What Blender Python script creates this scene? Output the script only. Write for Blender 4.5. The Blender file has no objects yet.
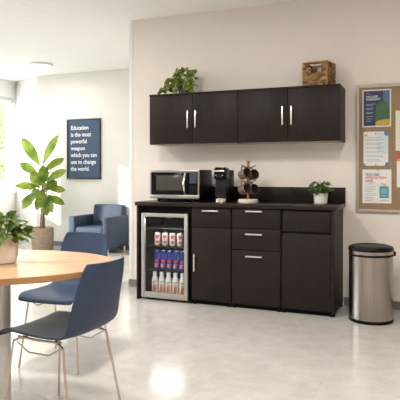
import bpy, bmesh, math, random
from mathutils import Vector, Matrix
PI = math.pi
scene = bpy.context.scene
COL = scene.collection
rnd = random.Random(7)

# ------------------------------------------------------------------ materials
def new_mat(name):
    m = bpy.data.materials.new(name); m.use_nodes = True
    nt = m.node_tree; b = nt.nodes['Principled BSDF']
    return m, nt, b

def mat(name, col, rough=0.5, metal=0.0, noise=0.0, scale=20.0, stretch=(1, 1, 1), bump=0.0, spec=None, col2=None, coat=0.0, detail=4):
    m, nt, b = new_mat(name)
    b.inputs['Base Color'].default_value = (*col, 1)
    b.inputs['Roughness'].default_value = rough
    b.inputs['Metallic'].default_value = metal
    if coat: b.inputs['Coat Weight'].default_value = coat
    if spec is not None: b.inputs['Specular IOR Level'].default_value = spec
    if noise or bump:
        tc = nt.nodes.new('ShaderNodeTexCoord'); mp = nt.nodes.new('ShaderNodeMapping')
        mp.inputs['Scale'].default_value = stretch
        nz = nt.nodes.new('ShaderNodeTexNoise'); nz.inputs['Scale'].default_value = scale; nz.inputs['Detail'].default_value = detail
        nt.links.new(tc.outputs['Object'], mp.inputs['Vector']); nt.links.new(mp.outputs['Vector'], nz.inputs['Vector'])
        if noise:
            rp = nt.nodes.new('ShaderNodeValToRGB')
            c2 = col2 if col2 else tuple(min(1, c*(1+noise)) for c in col)
            c1 = tuple(c*(1-noise) for c in col) if not col2 else col
            rp.color_ramp.elements[0].position = 0.3; rp.color_ramp.elements[1].position = 0.7
            rp.color_ramp.elements[0].color = (*c1, 1); rp.color_ramp.elements[1].color = (*c2, 1)
            nt.links.new(nz.outputs['Fac'], rp.inputs['Fac']); nt.links.new(rp.outputs['Color'], b.inputs['Base Color'])
        if bump:
            bp = nt.nodes.new('ShaderNodeBump'); bp.inputs['Strength'].default_value = bump; bp.inputs['Distance'].default_value = 0.01
            nt.links.new(nz.outputs['Fac'], bp.inputs['Height']); nt.links.new(bp.outputs['Normal'], b.inputs['Normal'])
    return m

def tile_mat(name, c1, c2, mortar, w, h, msize, rough, mott=0.0, bump=0.0, rot=0.0, off=0.0):
    m, nt, b = new_mat(name)
    tc = nt.nodes.new('ShaderNodeTexCoord'); mp = nt.nodes.new('ShaderNodeMapping'); mp.inputs['Rotation'].default_value = (0, 0, rot)
    br = nt.nodes.new('ShaderNodeTexBrick'); br.offset = off
    br.inputs['Color1'].default_value = (*c1, 1); br.inputs['Color2'].default_value = (*c2, 1); br.inputs['Mortar'].default_value = (*mortar, 1)
    br.inputs['Scale'].default_value = 1; br.inputs['Mortar Size'].default_value = msize; br.inputs['Mortar Smooth'].default_value = 0.3
    br.inputs['Brick Width'].default_value = w; br.inputs['Row Height'].default_value = h
    nt.links.new(tc.outputs['Object'], mp.inputs['Vector']); nt.links.new(mp.outputs['Vector'], br.inputs['Vector'])
    out = br.outputs['Color']
    if mott:
        nz = nt.nodes.new('ShaderNodeTexNoise'); nz.inputs['Scale'].default_value = 9; nz.inputs['Detail'].default_value = 8; nz.inputs['Roughness'].default_value = 0.65
        nt.links.new(mp.outputs['Vector'], nz.inputs['Vector'])
        mx = nt.nodes.new('ShaderNodeMixRGB'); mx.blend_type = 'OVERLAY'; mx.inputs['Fac'].default_value = mott
        nt.links.new(out, mx.inputs['Color1']); nt.links.new(nz.outputs['Color'], mx.inputs['Color2'])
        hs = nt.nodes.new('ShaderNodeHueSaturation'); hs.inputs['Saturation'].default_value = 0.8
        bw = nt.nodes.new('ShaderNodeRGBToBW'); nt.links.new(nz.outputs['Color'], bw.inputs['Color']); nt.links.new(bw.outputs['Val'], mx.inputs['Color2'])
        out = mx.outputs['Color']
    nt.links.new(out, b.inputs['Base Color'])
    b.inputs['Roughness'].default_value = rough
    return m

def wood_mat(name, dark, light, scale, stretch, rough, bump=0.05, spec=0.16):
    m, nt, b = new_mat(name)
    tc = nt.nodes.new('ShaderNodeTexCoord'); mp = nt.nodes.new('ShaderNodeMapping'); mp.inputs['Scale'].default_value = stretch
    nz = nt.nodes.new('ShaderNodeTexNoise'); nz.inputs['Scale'].default_value = scale; nz.inputs['Detail'].default_value = 6; nz.inputs['Roughness'].default_value = 0.6
    nz.inputs['Distortion'].default_value = 0.4
    rp = nt.nodes.new('ShaderNodeValToRGB')
    rp.color_ramp.elements[0].position = 0.32; rp.color_ramp.elements[1].position = 0.72
    rp.color_ramp.elements[0].color = (*dark, 1); rp.color_ramp.elements[1].color = (*light, 1)
    nt.links.new(tc.outputs['Object'], mp.inputs['Vector']); nt.links.new(mp.outputs['Vector'], nz.inputs['Vector'])
    nt.links.new(nz.outputs['Fac'], rp.inputs['Fac']); nt.links.new(rp.outputs['Color'], b.inputs['Base Color'])
    bp = nt.nodes.new('ShaderNodeBump'); bp.inputs['Strength'].default_value = bump; bp.inputs['Distance'].default_value = 0.003
    nt.links.new(nz.outputs['Fac'], bp.inputs['Height']); nt.links.new(bp.outputs['Normal'], b.inputs['Normal'])
    b.inputs['Roughness'].default_value = rough
    b.inputs['Specular IOR Level'].default_value = spec
    return m

def glass_mat(name, tint=(1, 1, 1), refl=0.08):
    m = bpy.data.materials.new(name); m.use_nodes = True; nt = m.node_tree; nt.nodes.clear()
    o = nt.nodes.new('ShaderNodeOutputMaterial'); mx = nt.nodes.new('ShaderNodeMixShader')
    t = nt.nodes.new('ShaderNodeBsdfTransparent'); g = nt.nodes.new('ShaderNodeBsdfGlossy'); g.inputs['Roughness'].default_value = 0.03
    t.inputs['Color'].default_value = (*tint, 1); mx.inputs['Fac'].default_value = refl
    nt.links.new(t.outputs[0], mx.inputs[1]); nt.links.new(g.outputs[0], mx.inputs[2]); nt.links.new(mx.outputs[0], o.inputs['Surface'])
    return m

def leaf_mat(name, c1, c2, scale=14):
    m, nt, b = new_mat(name)
    tc = nt.nodes.new('ShaderNodeTexCoord')
    nz = nt.nodes.new('ShaderNodeTexNoise'); nz.inputs['Scale'].default_value = scale; nz.inputs['Detail'].default_value = 2
    rp = nt.nodes.new('ShaderNodeValToRGB'); rp.color_ramp.elements[0].position = 0.35; rp.color_ramp.elements[1].position = 0.65
    rp.color_ramp.elements[0].color = (*c1, 1); rp.color_ramp.elements[1].color = (*c2, 1)
    nt.links.new(tc.outputs['Object'], nz.inputs['Vector']); nt.links.new(nz.outputs['Fac'], rp.inputs['Fac']); nt.links.new(rp.outputs['Color'], b.inputs['Base Color'])
    b.inputs['Roughness'].default_value = 0.4
    tr = nt.nodes.new('ShaderNodeBsdfTranslucent'); mx = nt.nodes.new('ShaderNodeMixShader'); mx.inputs['Fac'].default_value = 0.3
    nt.links.new(rp.outputs['Color'], tr.inputs['Color'])
    nt.links.new(b.outputs[0], mx.inputs[1]); nt.links.new(tr.outputs[0], mx.inputs[2])
    nt.links.new(mx.outputs[0], nt.nodes['Material Output'].inputs['Surface'])
    return m

def emit_mat(name, col, s):
    m, nt, b = new_mat(name)
    b.inputs['Base Color'].default_value = (*col, 1)
    b.inputs['Emission Color'].default_value = (*col, 1); b.inputs['Emission Strength'].default_value = s
    return m

M = dict(
    wall=mat('wall paint', (0.78, 0.72, 0.66), 0.85, noise=0.02, scale=3, bump=0.02),
    wall_far=mat('far wall paint', (0.77, 0.745, 0.70), 0.85, noise=0.02, scale=3, bump=0.02),
    wall_white=mat('white wall paint', (0.82, 0.81, 0.79), 0.85, noise=0.015, scale=3, bump=0.02),
    ceiling=tile_mat('ceiling board', (0.88, 0.875, 0.86), (0.87, 0.865, 0.85), (0.80, 0.79, 0.77), 1.2, 1.2, 0.006, 0.9),
    floor=tile_mat('polished stone tile', (0.50, 0.475, 0.45), (0.525, 0.50, 0.475), (0.475, 0.45, 0.425), 0.6, 0.6, 0.003, 0.17, mott=0.32),
    base=mat('baseboard vinyl', (0.20, 0.19, 0.185), 0.5, noise=0.05, scale=8),
    trim=mat('white trim', (0.82, 0.82, 0.80), 0.5, noise=0.01, scale=5),
    sillgrey=mat('roller blind fabric', (0.55, 0.56, 0.55), 0.8, noise=0.04, scale=40),
    wood=wood_mat('espresso laminate', (0.0130, 0.0090, 0.0080), (0.0250, 0.0172, 0.0150), 16, (6, 6, 0.35), 0.45),
    woodtop=wood_mat('espresso worktop', (0.018, 0.012, 0.011), (0.030, 0.021, 0.018), 16, (0.4, 6, 6), 0.30),
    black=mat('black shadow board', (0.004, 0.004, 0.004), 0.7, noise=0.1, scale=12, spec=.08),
    raw=mat('pale melamine', (0.42, 0.36, 0.30), 0.6, noise=0.05, scale=12),
    nickel=mat('brushed nickel', (0.78, 0.76, 0.72), 0.3, 0.85, noise=0.04, scale=60),
    steel=mat('brushed stainless steel', (0.50, 0.475, 0.45), 0.30, 1.0, noise=0.06, scale=30, stretch=(1, 1, 0.05)),
    canister=mat('bin stainless steel', (0.38, 0.345, 0.31), 0.21, 1.0, noise=0.12, scale=30, stretch=(8, 8, 0.05)),
    frsteel=mat('fridge door steel', (0.44, 0.43, 0.41), 0.42, 0.7, noise=0.04, scale=30, stretch=(0.1, 1, 1)),
    chrome=mat('chrome', (0.85, 0.84, 0.82), 0.12, 1.0, noise=0.01, scale=9),
    wire=mat('satin chair wire', (0.62, 0.55, 0.47), 0.25, 0.9, noise=0.02, scale=30),
    blackgloss=mat('black gloss plastic', (0.005, 0.005, 0.006), 0.15, noise=0.1, scale=14, spec=.15),
    blackmat=mat('black satin plastic', (0.006, 0.006, 0.006), 0.38, noise=0.1, scale=14, spec=.12),
    darkgrey=mat('dark grey plastic', (0.016, 0.016, 0.017), 0.45, noise=0.1, scale=14, spec=.15),
    oven=mat('microwave window', (0.055, 0.05, 0.046), 0.2, noise=0.06, scale=60),
    display=mat('microwave display', (0.04, 0.06, 0.105), 0.2, noise=0.1, scale=30),
    liner=mat('fridge liner', (0.004, 0.004, 0.0045), 0.6, noise=0.1, scale=14, spec=.1),
    shelfwire=mat('shelf wire', (0.02, 0.02, 0.02), 0.5, 0.0, noise=0.05, scale=14),
    gl=glass_mat('clear door glass', (0.94, 0.95, 0.96), 0.025),
    wgl=glass_mat('window glass', (0.96, 0.98, 0.98), 0.06),
    copper=mat('copper post', (0.42, 0.17, 0.08), 0.3, 0.8, noise=0.05, scale=20),
    marble=mat('white marble base', (0.75, 0.70, 0.63), 0.4, noise=0.06, scale=30),
    mug=mat('brown stoneware', (0.16, 0.115, 0.085), 0.4, noise=0.15, scale=40),
    muglight=mat('mug inside', (0.055, 0.038, 0.028), 0.5, noise=0.1, scale=40),
    whitepot=mat('white ceramic', (0.78, 0.76, 0.73), 0.45, noise=0.02, scale=20),
    cream=mat('cream stoneware', (0.72, 0.65, 0.56), 0.6, noise=0.05, scale=60, bump=0.06),
    basketpot=mat('woven beige planter', (0.42, 0.32, 0.235), 0.8, noise=0.18, scale=14, stretch=(1, 1, 5), bump=0.3),
    soil=mat('potting soil', (0.03, 0.02, 0.013), 0.95, noise=0.4, scale=80, bump=0.6),
    ivy=leaf_mat('pothos leaf', (0.06, 0.115, 0.016), (0.30, 0.37, 0.07), 22),
    herb=leaf_mat('herb leaf', (0.025, 0.075, 0.012), (0.10, 0.20, 0.035), 30),
    fiddle=leaf_mat('fiddle leaf', (0.10, 0.19, 0.02), (0.36, 0.46, 0.07), 6),
    table_leaf=leaf_mat('table plant leaf', (0.05, 0.10, 0.018), (0.18, 0.27, 0.05), 20),
    stem=mat('plant stem', (0.13, 0.15, 0.04), 0.6, noise=0.1, scale=30),
    trunk=mat('plant trunk', (0.20, 0.12, 0.065), 0.8, noise=0.2, scale=30, bump=0.2),
    tree=leaf_mat('tree foliage', (0.16, 0.26, 0.06), (0.40, 0.50, 0.16), 2),
    bark=mat('tree bark', (0.12, 0.085, 0.06), 0.9, noise=0.3, scale=12, bump=0.4),
    grass=mat('lawn', (0.16, 0.22, 0.07), 0.95, noise=0.3, scale=4),
    seagrass=mat('woven rush', (0.23, 0.125, 0.055), 0.75, noise=0.0, scale=30, col2=None),
    oak=wood_mat('light oak veneer', (0.39, 0.245, 0.135), (0.50, 0.335, 0.20), 7, (0.5, 6, 6), 0.25, 0.02),
    oakedge=wood_mat('oak edge', (0.33, 0.175, 0.075), (0.44, 0.25, 0.115), 7, (1, 1, 8), 0.4, 0.02),
    pedestal=mat('pale grey pedestal', (0.62, 0.60, 0.58), 0.4, 0.1, noise=0.02, scale=20),
    shell=mat('navy chair shell', (0.029, 0.046, 0.088), 0.48, noise=0.06, scale=120, bump=0.04, spec=.3),
    navyfab=mat('navy upholstery', (0.031, 0.050, 0.088), 0.75, noise=0.12, scale=120, bump=0.15),
    posterblue=mat('slate blue print', (0.030, 0.062, 0.125), 0.55, noise=0.03, scale=10),
    frameblk=mat('black frame', (0.018, 0.018, 0.02), 0.4, noise=0.05, scale=10),
    white=mat('white ink', (0.85, 0.86, 0.86), 0.6, noise=0.01, scale=10),
    paper=mat('white paper', (0.74, 0.73, 0.71), 0.7, noise=0.02, scale=10),
    paperblue=mat('pale blue paper', (0.58, 0.66, 0.70), 0.7, noise=0.03, scale=10),
    papercream=mat('cream paper', (0.74, 0.70, 0.60), 0.7, noise=0.02, scale=10),
    inkgrey=mat('grey ink', (0.36, 0.38, 0.40), 0.7, noise=0.02, scale=10),
    inkdark=mat('dark ink', (0.05, 0.05, 0.07), 0.7, noise=0.02, scale=10),
    inkred=mat('red ink', (0.62, 0.06, 0.05), 0.6, noise=0.02, scale=10),
    inkorange=mat('orange ink', (0.72, 0.26, 0.08), 0.6, noise=0.02, scale=10),
    inkteal=mat('teal ink', (0.06, 0.30, 0.38), 0.6, noise=0.03, scale=10),
    inkblue=mat('blue ink', (0.05, 0.20, 0.38), 0.6, noise=0.03, scale=10),
    navyink=mat('navy ink', (0.010, 0.024, 0.085), 0.5, noise=0.03, scale=10),
    bluedim=mat('muted blue ink', (0.07, 0.12, 0.24), 0.5, noise=0.03, scale=10),
    green=mat('green ink', (0.045, 0.12, 0.055), 0.6, noise=0.1, scale=14),
    yellow=mat('yellow ink', (0.50, 0.34, 0.05), 0.6, noise=0.05, scale=14),
    cork=mat('cork', (0.30, 0.20, 0.12), 0.9, noise=0.22, scale=90, bump=0.15),
    alum=mat('aluminium frame', (0.40, 0.36, 0.32), 0.45, 0.35, noise=0.03, scale=20),
    cansilver=mat('soda can white silver', (0.72, 0.70, 0.68), 0.35, 0.35, noise=0.02, scale=30),
    canblue=mat('energy can blue', (0.018, 0.045, 0.33), 0.3, 0.3, noise=0.05, scale=30),
    cangrey=mat('energy can silver', (0.50, 0.50, 0.52), 0.3, 0.5, noise=0.03, scale=30),
    alulid=mat('aluminium can end', (0.7, 0.7, 0.7), 0.25, 0.9, noise=0.02, scale=30),
    bottle=mat('white milk bottle', (0.80, 0.78, 0.76), 0.35, noise=0.02, scale=30),
    lightdiff=emit_mat('lamp diffuser', (1.0, 0.95, 0.88), 1.1),
    bounce_ground=mat('neutral bounce ground', (0.5, 0.5, 0.48), 0.9, noise=0.08, scale=3),
)
# woven rush needs strand-to-strand colour change
def _rush():
    m = M['seagrass']; nt = m.node_tree; b = nt.nodes['Principled BSDF']
    g = nt.nodes.new('ShaderNodeNewGeometry'); rp = nt.nodes.new('ShaderNodeValToRGB')
    rp.color_ramp.elements[0].color = (0.10, 0.045, 0.017, 1); rp.color_ramp.elements[1].color = (0.46, 0.27, 0.115, 1)
    nt.links.new(g.outputs['Random Per Island'], rp.inputs['Fac']); nt.links.new(rp.outputs['Color'], b.inputs['Base Color'])
_rush()

# ------------------------------------------------------------------ mesh builder
class MB:
    def __init__(s): s.bm = bmesh.new()
    def box(s, x0, x1, y0, y1, z0, z1, bev=0.0, seg=2, rot=None):
        vs = [s.bm.verts.new((x, y, z)) for x in (x0, x1) for y in (y0, y1) for z in (z0, z1)]
        fs = []
        for q in ((0, 1, 3, 2), (4, 6, 7, 5), (0, 4, 5, 1), (2, 3, 7, 6), (0, 2, 6, 4), (1, 5, 7, 3)):
            fs.append(s.bm.faces.new([vs[i] for i in q]))
        new = vs
        if bev > 0:
            es = list({e for f in fs for e in f.edges})
            r = bmesh.ops.bevel(s.bm, geom=es, offset=bev, segments=seg, profile=0.5, affect='EDGES')
            new = list(set(r['verts']) | {v for v in vs if v.is_valid})
        if rot is not None:
            bmesh.ops.transform(s.bm, matrix=rot, verts=[v for v in new if v.is_valid])
        return s
    def lathe(s, prof, c=(0, 0, 0), seg=32, mtx=None, ribs=None):
        rings = []
        for (r, z) in prof:
            if r < 1e-5:
                rings.append([s.bm.verts.new((0, 0, z))])
            else:
                ring = []
                for k in range(seg):
                    rr = r*(1 + (ribs[1]*(0.5+0.5*math.cos(ribs[0]*2*PI*k/seg)) if ribs else 0))
                    ring.append(s.bm.verts.new((rr*math.cos(2*PI*k/seg), rr*math.sin(2*PI*k/seg), z)))
                rings.append(ring)
        for a, b in zip(rings[:-1], rings[1:]):
            for k in range(seg):
                k2 = (k+1) % seg
                try:
                    if len(a) == 1 and len(b) == 1: continue
                    if len(a) == 1: s.bm.faces.new((a[0], b[k], b[k2]))
                    elif len(b) == 1: s.bm.faces.new((a[k], b[0], a[k2]))
                    else: s.bm.faces.new((a[k], b[k], b[k2], a[k2]))
                except ValueError: pass
        m = mtx if mtx is not None else Matrix.Translation(c)
        bmesh.ops.transform(s.bm, matrix=m, verts=[v for r in rings for v in r])
        return s
    def cyl(s, c, r, z0, z1, seg=24, r2=None):
        r2 = r if r2 is None else r2
        return s.lathe([(0, z0), (r, z0), (r2, z1), (0, z1)], (c[0], c[1], 0), seg)
    def tube(s, pts, r, seg=8, r2=None, closed=False):
        P = [Vector(p) for p in pts]; n = len(P); rings = []; ref = None
        for i, p in enumerate(P):
            if closed: t = (P[(i+1) % n]-P[i-1]).normalized()
            elif i == 0: t = (P[1]-P[0]).normalized()
            elif i == n-1: t = (P[-1]-P[-2]).normalized()
            else: t = ((P[i+1]-P[i]).normalized()+(P[i]-P[i-1]).normalized()).normalized()
            if ref is None:
                ref = t.orthogonal().normalized()
            else:
                ref = (ref - t*ref.dot(t)).normalized()
            bi = t.cross(ref)
            rad = r if r2 is None else r+(r2-r)*i/(n-1)
            rings.append([s.bm.verts.new(p+rad*(math.cos(2*PI*k/seg)*ref+math.sin(2*PI*k/seg)*bi)) for k in range(seg)])
        m = n if closed else n-1
        for i in range(m):
            a, b = rings[i], rings[(i+1) % n]
            for k in range(seg):
                s.bm.faces.new((a[k], a[(k+1) % seg], b[(k+1) % seg], b[k]))
        if not closed:
            s.bm.faces.new(rings[0][::-1]); s.bm.faces.new(rings[-1])
        return s
    def shell(s, grid, th):
        """closed thick sheet from a 2-D grid of points"""
        n, m = len(grid), len(grid[0]); G = [[Vector(p) for p in r] for r in grid]
        N = []
        for i in range(n):
            row = []
            for j in range(m):
                du = G[min(i+1, n-1)][j]-G[max(i-1, 0)][j]; dv = G[i][min(j+1, m-1)]-G[i][max(j-1, 0)]
                row.append(du.cross(dv).normalized())
            N.append(row)
        A = [[s.bm.verts.new(G[i][j]+N[i][j]*th/2) for j in range(m)] for i in range(n)]
        B = [[s.bm.verts.new(G[i][j]-N[i][j]*th/2) for j in range(m)] for i in range(n)]
        for i in range(n-1):
            for j in range(m-1):
                s.bm.faces.new((A[i][j], A[i+1][j], A[i+1][j+1], A[i][j+1]))
                s.bm.faces.new((B[i][j], B[i][j+1], B[i+1][j+1], B[i+1][j]))
        for i in range(n-1):
            s.bm.faces.new((A[i][0], B[i][0], B[i+1][0], A[i+1][0]))
            s.bm.faces.new((A[i][m-1], A[i+1][m-1], B[i+1][m-1], B[i][m-1]))
        for j in range(m-1):
            s.bm.faces.new((A[0][j], A[0][j+1], B[0][j+1], B[0][j]))
            s.bm.faces.new((A[n-1][j], B[n-1][j], B[n-1][j+1], A[n-1][j+1]))
        return s
    def prism(s, poly, z0, z1, mtx=None):
        """poly in xy extruded along z"""
        a = [s.bm.verts.new((x, y, z0)) for x, y in poly]; b = [s.bm.verts.new((x, y, z1)) for x, y in poly]
        n = len(poly)
        s.bm.faces.new(a[::-1]); s.bm.faces.new(b)
        for i in range(n): s.bm.faces.new((a[i], a[(i+1) % n], b[(i+1) % n], b[i]))
        if mtx is not None: bmesh.ops.transform(s.bm, matrix=mtx, verts=a+b)
        return s
    def leaf(s, base, d, up, L, W, droop=0.25, fold=0.18, n=6, shape=0.75):
        base = Vector(base); d = Vector(d).normalized(); up = Vector(up)
        side = d.cross(up)
        if side.length < 1e-3: side = d.orthogonal()
        side.normalize(); upn = side.cross(d).normalized()
        rows = []
        for i in range(n+1):
            t = i/n
            w = W*0.5*max(0.0, math.sin(PI*min(1, t**shape)))**0.8 if 0 < i < n else 0.0006
            c = base+d*(L*t*(1-0.15*droop*t))-upn*(L*droop*t*t)
            rows.append([s.bm.verts.new(c-side*w+upn*fold*w), s.bm.verts.new(c), s.bm.verts.new(c+side*w+upn*fold*w)])
        for a, b in zip(rows[:-1], rows[1:]):
            s.bm.faces.new((a[0], a[1], b[1], b[0])); s.bm.faces.new((a[1], a[2], b[2], b[1]))
        return s
    def mesh(s, name, m, angle=35):
        bmesh.ops.recalc_face_normals(s.bm, faces=s.bm.faces[:]) if not getattr(s, 'keepn', False) else None
        me = bpy.data.meshes.new(name); s.bm.to_mesh(me); s.bm.free()
        me.materials.append(m if not isinstance(m, str) else M[m])
        me.polygons.foreach_set('use_smooth', [True]*len(me.polygons))
        me.set_sharp_from_angle(angle=math.radians(angle))
        return me
    def build(s, name, m, parent=None, angle=35, label=None):
        o = bpy.data.objects.new(name, s.mesh(name, m, angle)); COL.objects.link(o)
        if parent is not None: o.parent = parent
        if label: o['label'] = label
        return o

def tag(o, label, cat, group=None, kind=None):
    o['label'] = label; o['category'] = cat
    if group: o['group'] = group
    if kind: o['kind'] = kind
    return o

def thing(name, label, cat, loc=(0, 0, 0), rz=0.0, group=None):
    o = bpy.data.objects.new(name, None); COL.objects.link(o)
    o.empty_display_size = 0.05
    o.location = loc; o.rotation_euler = (0, 0, rz)
    return tag(o, label, cat, group)

def dup(root, loc, rz=None, label=None):
    r = root.copy(); COL.objects.link(r); r.location = loc
    if rz is not None: r.rotation_euler = (0, 0, rz)
    if label: r['label'] = label
    for ch in list(root.children):
        c = ch.copy(); COL.objects.link(c); c.parent = r
        for g in list(ch.children):
            d = g.copy(); COL.objects.link(d); d.parent = c
    return r

def structure(name, mb, m, parent=None, angle=35):
    o = mb.build(name, m, parent, angle)
    if parent is None: o['kind'] = 'structure'
    return o

FACE = Matrix(((1, 0, 0, 0), (0, 0, 1, 0), (0, 1, 0, 0), (0, 0, 0, 1)))      # xy drawing -> xz plane (thickness along y)
def text(name, lines, size, m, parent, x, z, y, leading, xs=1.0, widths=None, align='LEFT', bold=0.0):
    """lettering on a wall facing -Y, first baseline at z"""
    bm = bmesh.new()
    for i, ln in enumerate(lines):
        cu = bpy.data.curves.new('lettering', 'FONT'); cu.body = ln; cu.size = size; cu.extrude = 0.0004; cu.align_x = align
        cu.offset = bold; cu.resolution_u = 3
        ob = bpy.data.objects.new('lettering', cu); COL.objects.link(ob)
        dg = bpy.context.evaluated_depsgraph_get(); me = bpy.data.meshes.new_from_object(ob.evaluated_get(dg))
        me.transform(Matrix.Translation((x, y, z-i*leading)) @ Matrix.Rotation(PI/2, 4, 'X') @ Matrix.Diagonal((xs, 1, 1, 1)))
        bm.from_mesh(me); bpy.data.meshes.remove(me); bpy.data.objects.remove(ob); bpy.data.curves.remove(cu)
    me = bpy.data.meshes.new(name); bm.to_mesh(me); bm.free(); me.materials.append(M[m])
    o = bpy.data.objects.new(name, me); COL.objects.link(o); o.parent = parent
    return o

# ------------------------------------------------------------------ camera
F_PX = 565.0; YAW = math.radians(22.6); HC = 1.2
cd = bpy.data.cameras.new('camera'); cam = bpy.data.objects.new('camera', cd); COL.objects.link(cam)
cd.sensor_fit = 'HORIZONTAL'; cd.sensor_width = 36; cd.lens = F_PX/400*36; cd.shift_y = -28/400; cd.clip_start = 0.05
cam.location = (0, 0, HC); cam.rotation_euler = (PI/2, 0, YAW)
scene.camera = cam

# ------------------------------------------------------------------ room
CH = 2.79; XL = -6.85; YF = 7.6; YM = 5.2; XR = 2.4; YB = -2.5
structure('floor', MB().box(XL-.2, XR+.2, YB, 8.2, -0.1, 0), 'floor')
structure('ceiling', MB().box(XL-.2, XR+.2, YB, 8.2, CH, CH+.1), 'ceiling')
structure('wall_back', MB().box(-2.96, XR, YM, YM+.15, 0, CH), 'wall')
structure('wall_far', MB().box(-6.087, -2.0, YF, YF+.15, 0, CH), 'wall_far')
structure('wall_inner', MB().box(-2.3, -2.15, YM+.15, YF, 0, CH), 'wall_far')
structure('wall_corner', MB().prism([(-6.087, 7.6), (-6.853, 7.979), (-6.853, 8.15), (-6.087, 8.15)], 0, CH), 'wall_white')
structure('wall_front', MB().box(XL-.2, XR+.15, YB-.15, YB, 0, CH), 'wall')
structure('wall_right', MB().box(XR, XR+.15, YB, YM+.15, 0, CH), 'wall')
# left wall with two windows
W1 = (6.20, 7.93); W2 = (1.5, 5.25); SILL = 0.88; HEAD = 2.50
wl = MB()
for a, b in ((YB, W2[0]), (W2[1], W1[0]), (W1[1], 8.15)): wl.box(XL-.18, XL, a, b, 0, CH)
for w in (W1, W2):
    wl.box(XL-.18, XL, w[0], w[1], 0, SILL); wl.box(XL-.18, XL, w[0], w[1], HEAD, CH)
structure('wall_left', wl, 'wall_white')
for n, w, nm in ((1, W1, 2), (2, W2, 4)):
    fr = MB(); a, b = w; t = 0.05
    fr.box(XL-.12, XL-.05, a, b, SILL, SILL+t); fr.box(XL-.12, XL-.05, a, b, HEAD-t, HEAD)
    for k in range(nm+1):
        y = a+(b-a-t)*k/nm
        fr.box(XL-.12, XL-.05, y, y+t, SILL+t, HEAD-t)
    f = structure('window_%d' % n, fr, 'trim')
    MB().box(XL-.09, XL-.084, a+t, b-t, SILL+t, HEAD-t).build('pane', 'wgl', f)
    MB().box(XL-.05, XL+.03, a-.02, min(b+.02, 7.94), SILL-.045, SILL, 0.006).build('window_sill', 'trim', f)
    MB().box(XL-.045, XL-.002, a+.01, b-.01, HEAD-.075, HEAD, 0.006).build('blind_cassette', 'sillgrey', f, label='grey rolled up blind cassette')
# baseboards
bh = 0.075
structure('baseboard_back', MB().box(-2.96, -2.62, YM-.012, YM, 0, bh).box(-.76, XR, YM-.012, YM, 0, bh).box(-2.972, -2.96, YM-.012, YM+.15, 0, bh), 'base')
structure('baseboard_far', MB().box(-6.087, -2.3, YF-.012, YF, 0, bh), 'base')
structure('baseboard_left', MB().box(XL, XL+.012, YB, 7.95, 0, bh), 'base')
# wall frame strip down the outside corner of the cabinet wall
structure('trim_1', MB().box(-2.968, -2.925, YM-.004, YM+.154, bh, CH, 0.003), 'wall_white')

# ceiling lights
def ceiling_light(loc, label):
    t = thing('ceiling_light', label, 'ceiling light', loc, group='round ceiling lights')
    MB().lathe([(0, 0), (.17, 0), (.175, -.008), (.172, -.03), (.15, -.034), (.148, -.028), (0, -.028)], seg=40).build('housing', 'trim', t)
    MB().lathe([(0, -.029), (.147, -.029), (.135, -.042), (.08, -.05), (0, -.052)], seg=40).build('diffuser', 'lightdiff', t)
    return t
l0 = ceiling_light((-5.36, 6.78, CH), 'round white flush ceiling light near the window wall above the fiddle leaf plant')

# ------------------------------------------------------------------ handles
def bar_handle(parent, c, length, vertical, y):
    mb = MB(); x, z = c; h = length/2
    if vertical:
        mb.box(x-.006, x+.006, y-.030, y-.022, z-h, z+h, 0.002)
        for s in (-1, 1): mb.box(x-.004, x+.004, y-.024, y+.002, z+s*(h-.02)-.004, z+s*(h-.02)+.004)
    else:
        mb.box(x-h, x+h, y-.030, y-.022, z-.006, z+.006, 0.002)
        for s in (-1, 1): mb.box(x+s*(h-.02)-.004, x+s*(h-.02)+.004, y-.024, y+.002, z-.004, z+.004)
    return mb.build('handle', 'nickel', parent, label='brushed nickel bar handle')

# ------------------------------------------------------------------ wall cabinets
def wall_cabinet(x0, x1, label):
    UF, z0, z1 = 4.89, 1.465, 1.948
    t = thing('wall_cabinet', label, 'wall cabinet', ((x0+x1)/2, YM-.001, z0), group='dark wall cabinets')
    w = (x1-x0)/2; h = z1-z0; d = UF-YM+.001
    c = MB(); th = .018
    c.box(-w, -w+th, d+.02, 0, 0, h); c.box(w-th, w, d+.02, 0, 0, h)
    c.box(-w+th, w-th, d+.02, 0, h-th, h)
    c.box(-w+th, w-th, -.008, 0, th, h-th)
    c.box(-w+th, w-th, d+.05, -.008, h*.5-.009, h*.5+.009)
    c.build('carcass', 'wood', t)
    MB().box(-w+th, w-th, d+.02, 0, 0, th).build('bottom_board', 'raw', t, label='pale unfinished underside board')
    MB().box(-w-.002, w+.002, d-.004, d+.02, h-.014, h+.003, .001).build('top_edge', 'wood', t)
    for s in (-1, 1):
        xa, xb = (-w+.001, -.002) if s < 0 else (.002, w-.001)
        dr = MB().box(xa, xb, d, d+.018, 0.002, h-.016, .0015).build('door', 'wood', t)
        bar_handle(dr, (s*.040, h*.5-.01), .165, True, d)
    return t
wall_cabinet(-2.568, -1.662, 'left two-door dark espresso wall cabinet with the trailing plant on top')
wall_cabinet(-1.658, -.747, 'right two-door dark espresso wall cabinet with the woven basket on top')

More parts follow.
